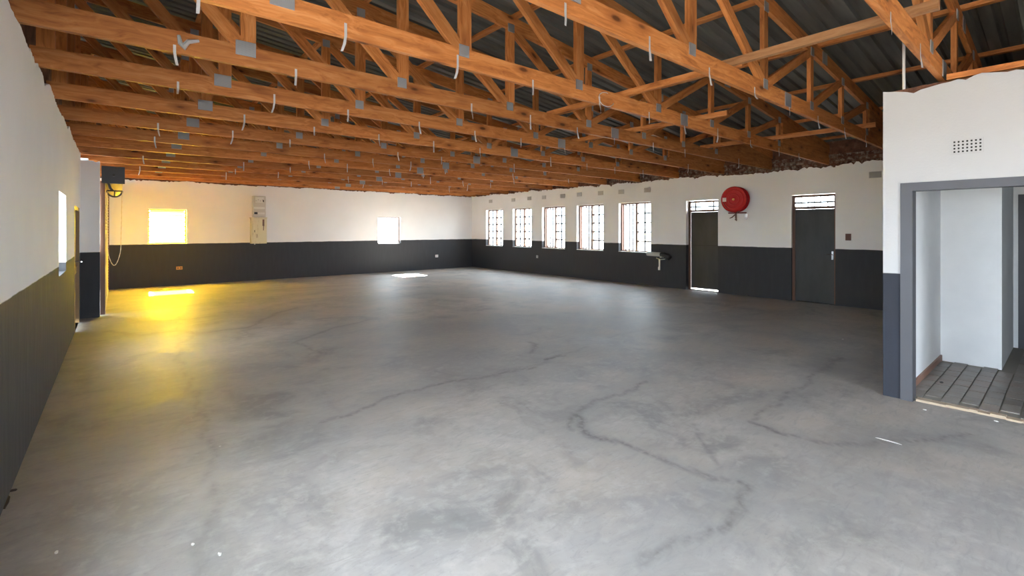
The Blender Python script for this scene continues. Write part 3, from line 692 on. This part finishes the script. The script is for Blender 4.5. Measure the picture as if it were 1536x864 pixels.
obj('cable_gland', MB().tube([(3.28, YF-.1, 1.15), (3.28, YF-.1, 1.12)], .018), 'meter_white', t)
obj('rust_streak', MB().box(3.47, 3.525, YF-.2245, YF-.222, 1.70, 1.90).box(3.488, 3.51, YF-.2245, YF-.222, 1.56, 1.70), 'rusty_iron', t)

# ---- sockets and switches
def socket(name, loc, w_, h_, axis, mat, label, cat):
    x, y, z = loc; t = thing(name, loc, label, cat)
    if axis == 'Y':
        pl = obj('plate', MB().box(x-w_/2, x+w_/2, y-.014, y, z-h_/2, z+h_/2), mat, t)
        for s in (-.22, .22): obj('outlet', MB().box(x+s*w_-.012, x+s*w_+.012, y-.02, y-.014, z-.015, z+.015), 'meter_black', t)
    else:
        pl = obj('plate', MB().box(x-.014, x, y-w_/2, y+w_/2, z-h_/2, z+h_/2), mat, t)
        obj('rocker', MB().box(x-.02, x-.014, y-w_*.2, y+w_*.2, z-h_*.2, z+h_*.2), mat, t)
    bev(pl, .004)
socket('wall_socket', (1.372, YF, .488), .15, .09, 'Y', 'socket_orange', 'small double socket on the dado under the yellow window', 'socket')
socket('wall_socket', (9.834, YF, .52), .13, .1, 'Y', 'white_plastic', 'small socket on the far dado near the corner', 'socket')
p = onX(806, 385, XR); socket('wall_socket', (XR, p[1], p[2]), .1, .1, 'X', 'vent_grey', 'small socket on the dado below the middle steel window', 'socket')
socket('switch_box', (XR, 2.98, 1.435), .10, .14, 'X', 'copper_brown', 'brown empty switch box right of the charcoal handle door', 'switch')

# ---- pipe stub and broken fitting under the last window
t = thing('pipe_fitting', (XR, 7.4, .88), 'grey pipe stub with dark elbow and hanging strip below last window', 'pipe')
obj('pipe', MB().tube([(XR-.09, 7.72, .905), (XR-.09, 7.30, .90)], .058, 16), 'pipe_grey', t, smooth=False)
obj('elbow', MB().tube([(XR-.09, 7.30, .90), (XR-.085, 7.19, .895), (XR-.05, 7.11, .86), (XR-.005, 7.07, .80)], [.05, .062, .075, .08], 14), 'hose_black', t, smooth=True)
obj('bracket', MB().box(XR-.12, XR-.001, 7.25, 7.31, .81, .85).tube([(XR-.1, 7.43, .80), (XR-.1, 7.30, .76), (XR-.1, 7.16, .78)], .014), 'pipe_grey', t)
obj('hanging_strip', MB().box(XR-.115, XR-.105, 7.30, 7.345, .50, .77).box(XR-.12, XR-.10, 7.305, 7.36, .47, .56), 'white_plastic', t)

# ---- air bricks
def grille_mesh(w_, h_, nx_, nz_):
    mb = MB(); sx = w_/nx_; sz = h_/nz_; bx_ = sx*.54; bz_ = sz*.5
    for i in range(nx_+1): c = -w_/2+i*sx; mb.box(-.006, .004, c-bx_/2, c+bx_/2, -h_/2-bz_/2, h_/2+bz_/2)
    for k in range(nz_+1):
        c = -h_/2+k*sz
        for i in range(nx_): a = -w_/2+i*sx+bx_/2; mb.box(-.006, .004, a, a+sx-bx_, c-bz_/2, c+bz_/2)
    return mb.mesh('grille')
g1 = grille_mesh(.19, .115, 7, 4); g1.materials.append(M['vent_paint'])
bk = MB().box(.0, .004, -.095, .095, -.057, .057).mesh('backing'); bk.materials.append(M['vent_dark'])
g2 = grille_mesh(.19, .115, 7, 4); g2.materials.append(M['vent_grey'])
bk2 = MB().box(.0, .004, -.095, .095, -.057, .057).mesh('backing'); bk2.materials.append(M['vent_grey'])
def air_brick(loc, g, b_, label):
    t = thing('air_brick', loc, label, 'air vent', 'air bricks'); link('grille', g, None, t, (-.0005, 0, 0)); link('backing', b_, None, t, (-.0045, 0, 0))
p = onX(1451, 219, XP); air_brick((XP-.002, p[1], p[2]), g1, bk, 'perforated air brick above the open doorway')
p = onX(1313, 262, XR); air_brick((XR-.002, p[1], p[2]), g1, bk, 'perforated air brick high beside the partition edge')
o9 = ['nearest the far corner', 'second from the far corner', 'third from the far corner', 'fourth from the far corner', 'fifth, midway along the window row', 'sixth from the far corner',
      'seventh from the far corner', 'eighth, over the last window, farther one', 'ninth, over the last window, nearer one']
for (x, y), s in zip([(736, 302), (770, 300), (794, 297.5), (816, 296), (844, 294), (869, 291.7), (901, 289.6), (932, 287.7), (971, 285)], o9):
    p = onX(x, y, XR); air_brick((XR-.002, p[1], p[2]), g2, bk2, 'small painted-over air brick above the windows, '+s)

# ---- roller shutter door beyond the pier
xs_ = -.20
t = thing('roller_shutter', (xs_, 14, 0), 'cream roller shutter door with charcoal end plate beyond the white pier', 'roller door')
sl = MB(); prof = [(0, 0), (.014, .012), (.018, .035), (.014, .058), (0, .07)]
for k in range(len(prof)): sl.v += [(prof[k][0], -2.345, prof[k][1]), (prof[k][0], 2.25, prof[k][1])]
for k in range(len(prof)-1): sl.f.append((2*k, 2*k+1, 2*k+3, 2*k+2))
slm = sl.mesh('slat'); slm.materials.append(M['shutter_paint'])
for k in range(36): link('slat', slm, None, t, (.015, .05, .03+k*.0705))
obj('bottom_rail', MB().box(xs_-.01, xs_+.035, 11.8, 16.3, 0, .035), 'pale_sill', t)
obj('guide_rail', MB().box(xs_-.035, xs_+.0345, 11.66, 11.70, 0, 2.5), 'steel_frame', t)
obj('guide_rail', MB().box(xs_-.03, xs_+.05, 16.3, 16.4, 0, 2.5), 'steel_frame', t)
obj('end_plate', MB().box(-.215, .12, 11.58, 11.60, 2.455, 2.775), 'box_charcoal', t)
obj('axle', MB().tube([(-.04, 11.55, 2.61), (-.04, 11.60, 2.61)], .022, 12), 'meter_black', t)
obj('rolled_curtain', MB().lathe((-.05, 11.62, 2.61), (0, 1, 0), [(.001, 0), (.155, 0), (.155, 4.7), (.001, 4.7)], 28), 'shutter_paint', t)
wc = (-.03, 11.56, 2.315)
obj('chain_wheel', MB().tube([(wc[0]+.11*math.cos(a), wc[1], wc[2]+.11*math.sin(a)) for a in np.linspace(math.pi, 2*math.pi, 13)], .014, 8)
    .tube([(wc[0]-.115, wc[1], wc[2]), (wc[0]+.115, wc[1], wc[2])], .013, 8).tube([(wc[0], wc[1], wc[2]), (wc[0], wc[1], wc[2]-.105)], .01, 8), 'box_charcoal', t, smooth=True)
obj('wheel_bracket', MB().tube([(wc[0]-.09, 11.57, 2.46), (wc[0]-.06, 11.565, 2.36), (wc[0]-.02, 11.56, 2.31)], .02, 8), 'box_charcoal', t, smooth=True)
cp = []
for a in np.linspace(0, 1, 60):
    if a < .38: cp.append((wc[0]-.105+.02*a, 11.55, 2.31-(a/.38)*1.1))
    elif a < .62:
        q = (a-.38)/.24; cp.append((wc[0]-.10+.19*q, 11.55, 1.21-.29*math.sin(math.pi*q)**.8))
    else: cp.append((wc[0]+.09+.02*(a-.62)/.38, 11.55, 1.21+((a-.62)/.38)*1.1))
obj('hand_chain', MB().tube(cp, [.0075 if i % 2 else .0045 for i in range(len(cp))], 6), 'chain_steel', t, smooth=True)

# ---- scraps on the floor
def flake(name, px, size, mat, label, cat, group, z=0.):
    p = onZ(*px, z); r = random.Random(int(px[0]*7+px[1])); k = 7; mb = MB(); h = .004
    ring = [(p[0]+size[0]*.5*math.cos(2*math.pi*i/k)*r.uniform(.6, 1.1), p[1]+size[1]*.5*math.sin(2*math.pi*i/k)*r.uniform(.6, 1.1)) for i in range(k)]
    mb.v = [(x, y, z) for x, y in ring]+[(x, y, z+h*r.uniform(.5, 1.5)) for x, y in ring]
    mb.f = [tuple(range(k))[::-1], tuple(range(k, 2*k))]+[(i, (i+1) % k, (i+1) % k+k, i+k) for i in range(k)]
    tag(obj(name, mb, mat), label, cat, group)
flake('floor_scrap', (9, 755), (.03, .20), 'hose_black', 'long dark scrap on the floor against the left wall', 'scrap', None)
flake('floor_scrap', (19, 736), (.05, .035), 'hose_black', 'small dark scrap beside the long one by left wall', 'scrap', None)
flake('floor_scrap', (1412, 573.5), (.07, .035), 'hose_black', 'small black scrap on the alcove tiles', 'scrap', None, .026)
for px, lb in [((85, 829), 'white paint chip on the floor near the bottom left'), ((289, 817), 'white paint chip beside the long floor seam'), ((329, 832), 'white paint chip right of the long floor seam'),
               ((1387, 615), 'white paint chip just outside the doorway threshold'), ((1494, 632), 'white paint chip at the threshold, rightmost'), ((1264, 509), 'pale chip on the floor before the handle door'),
               ((1087, 456), 'pale chip on the floor near the charcoal doors'), ((1330, 661), 'white paint smear on the curved floor seam')]:
    flake('paint_chip', px, (.018, .03) if px[0] != 1330 else (.010, .22), 'white_plastic' if px[0] != 1330 else 'vent_grey', lb, 'paint chip', 'paint chips on the concrete')
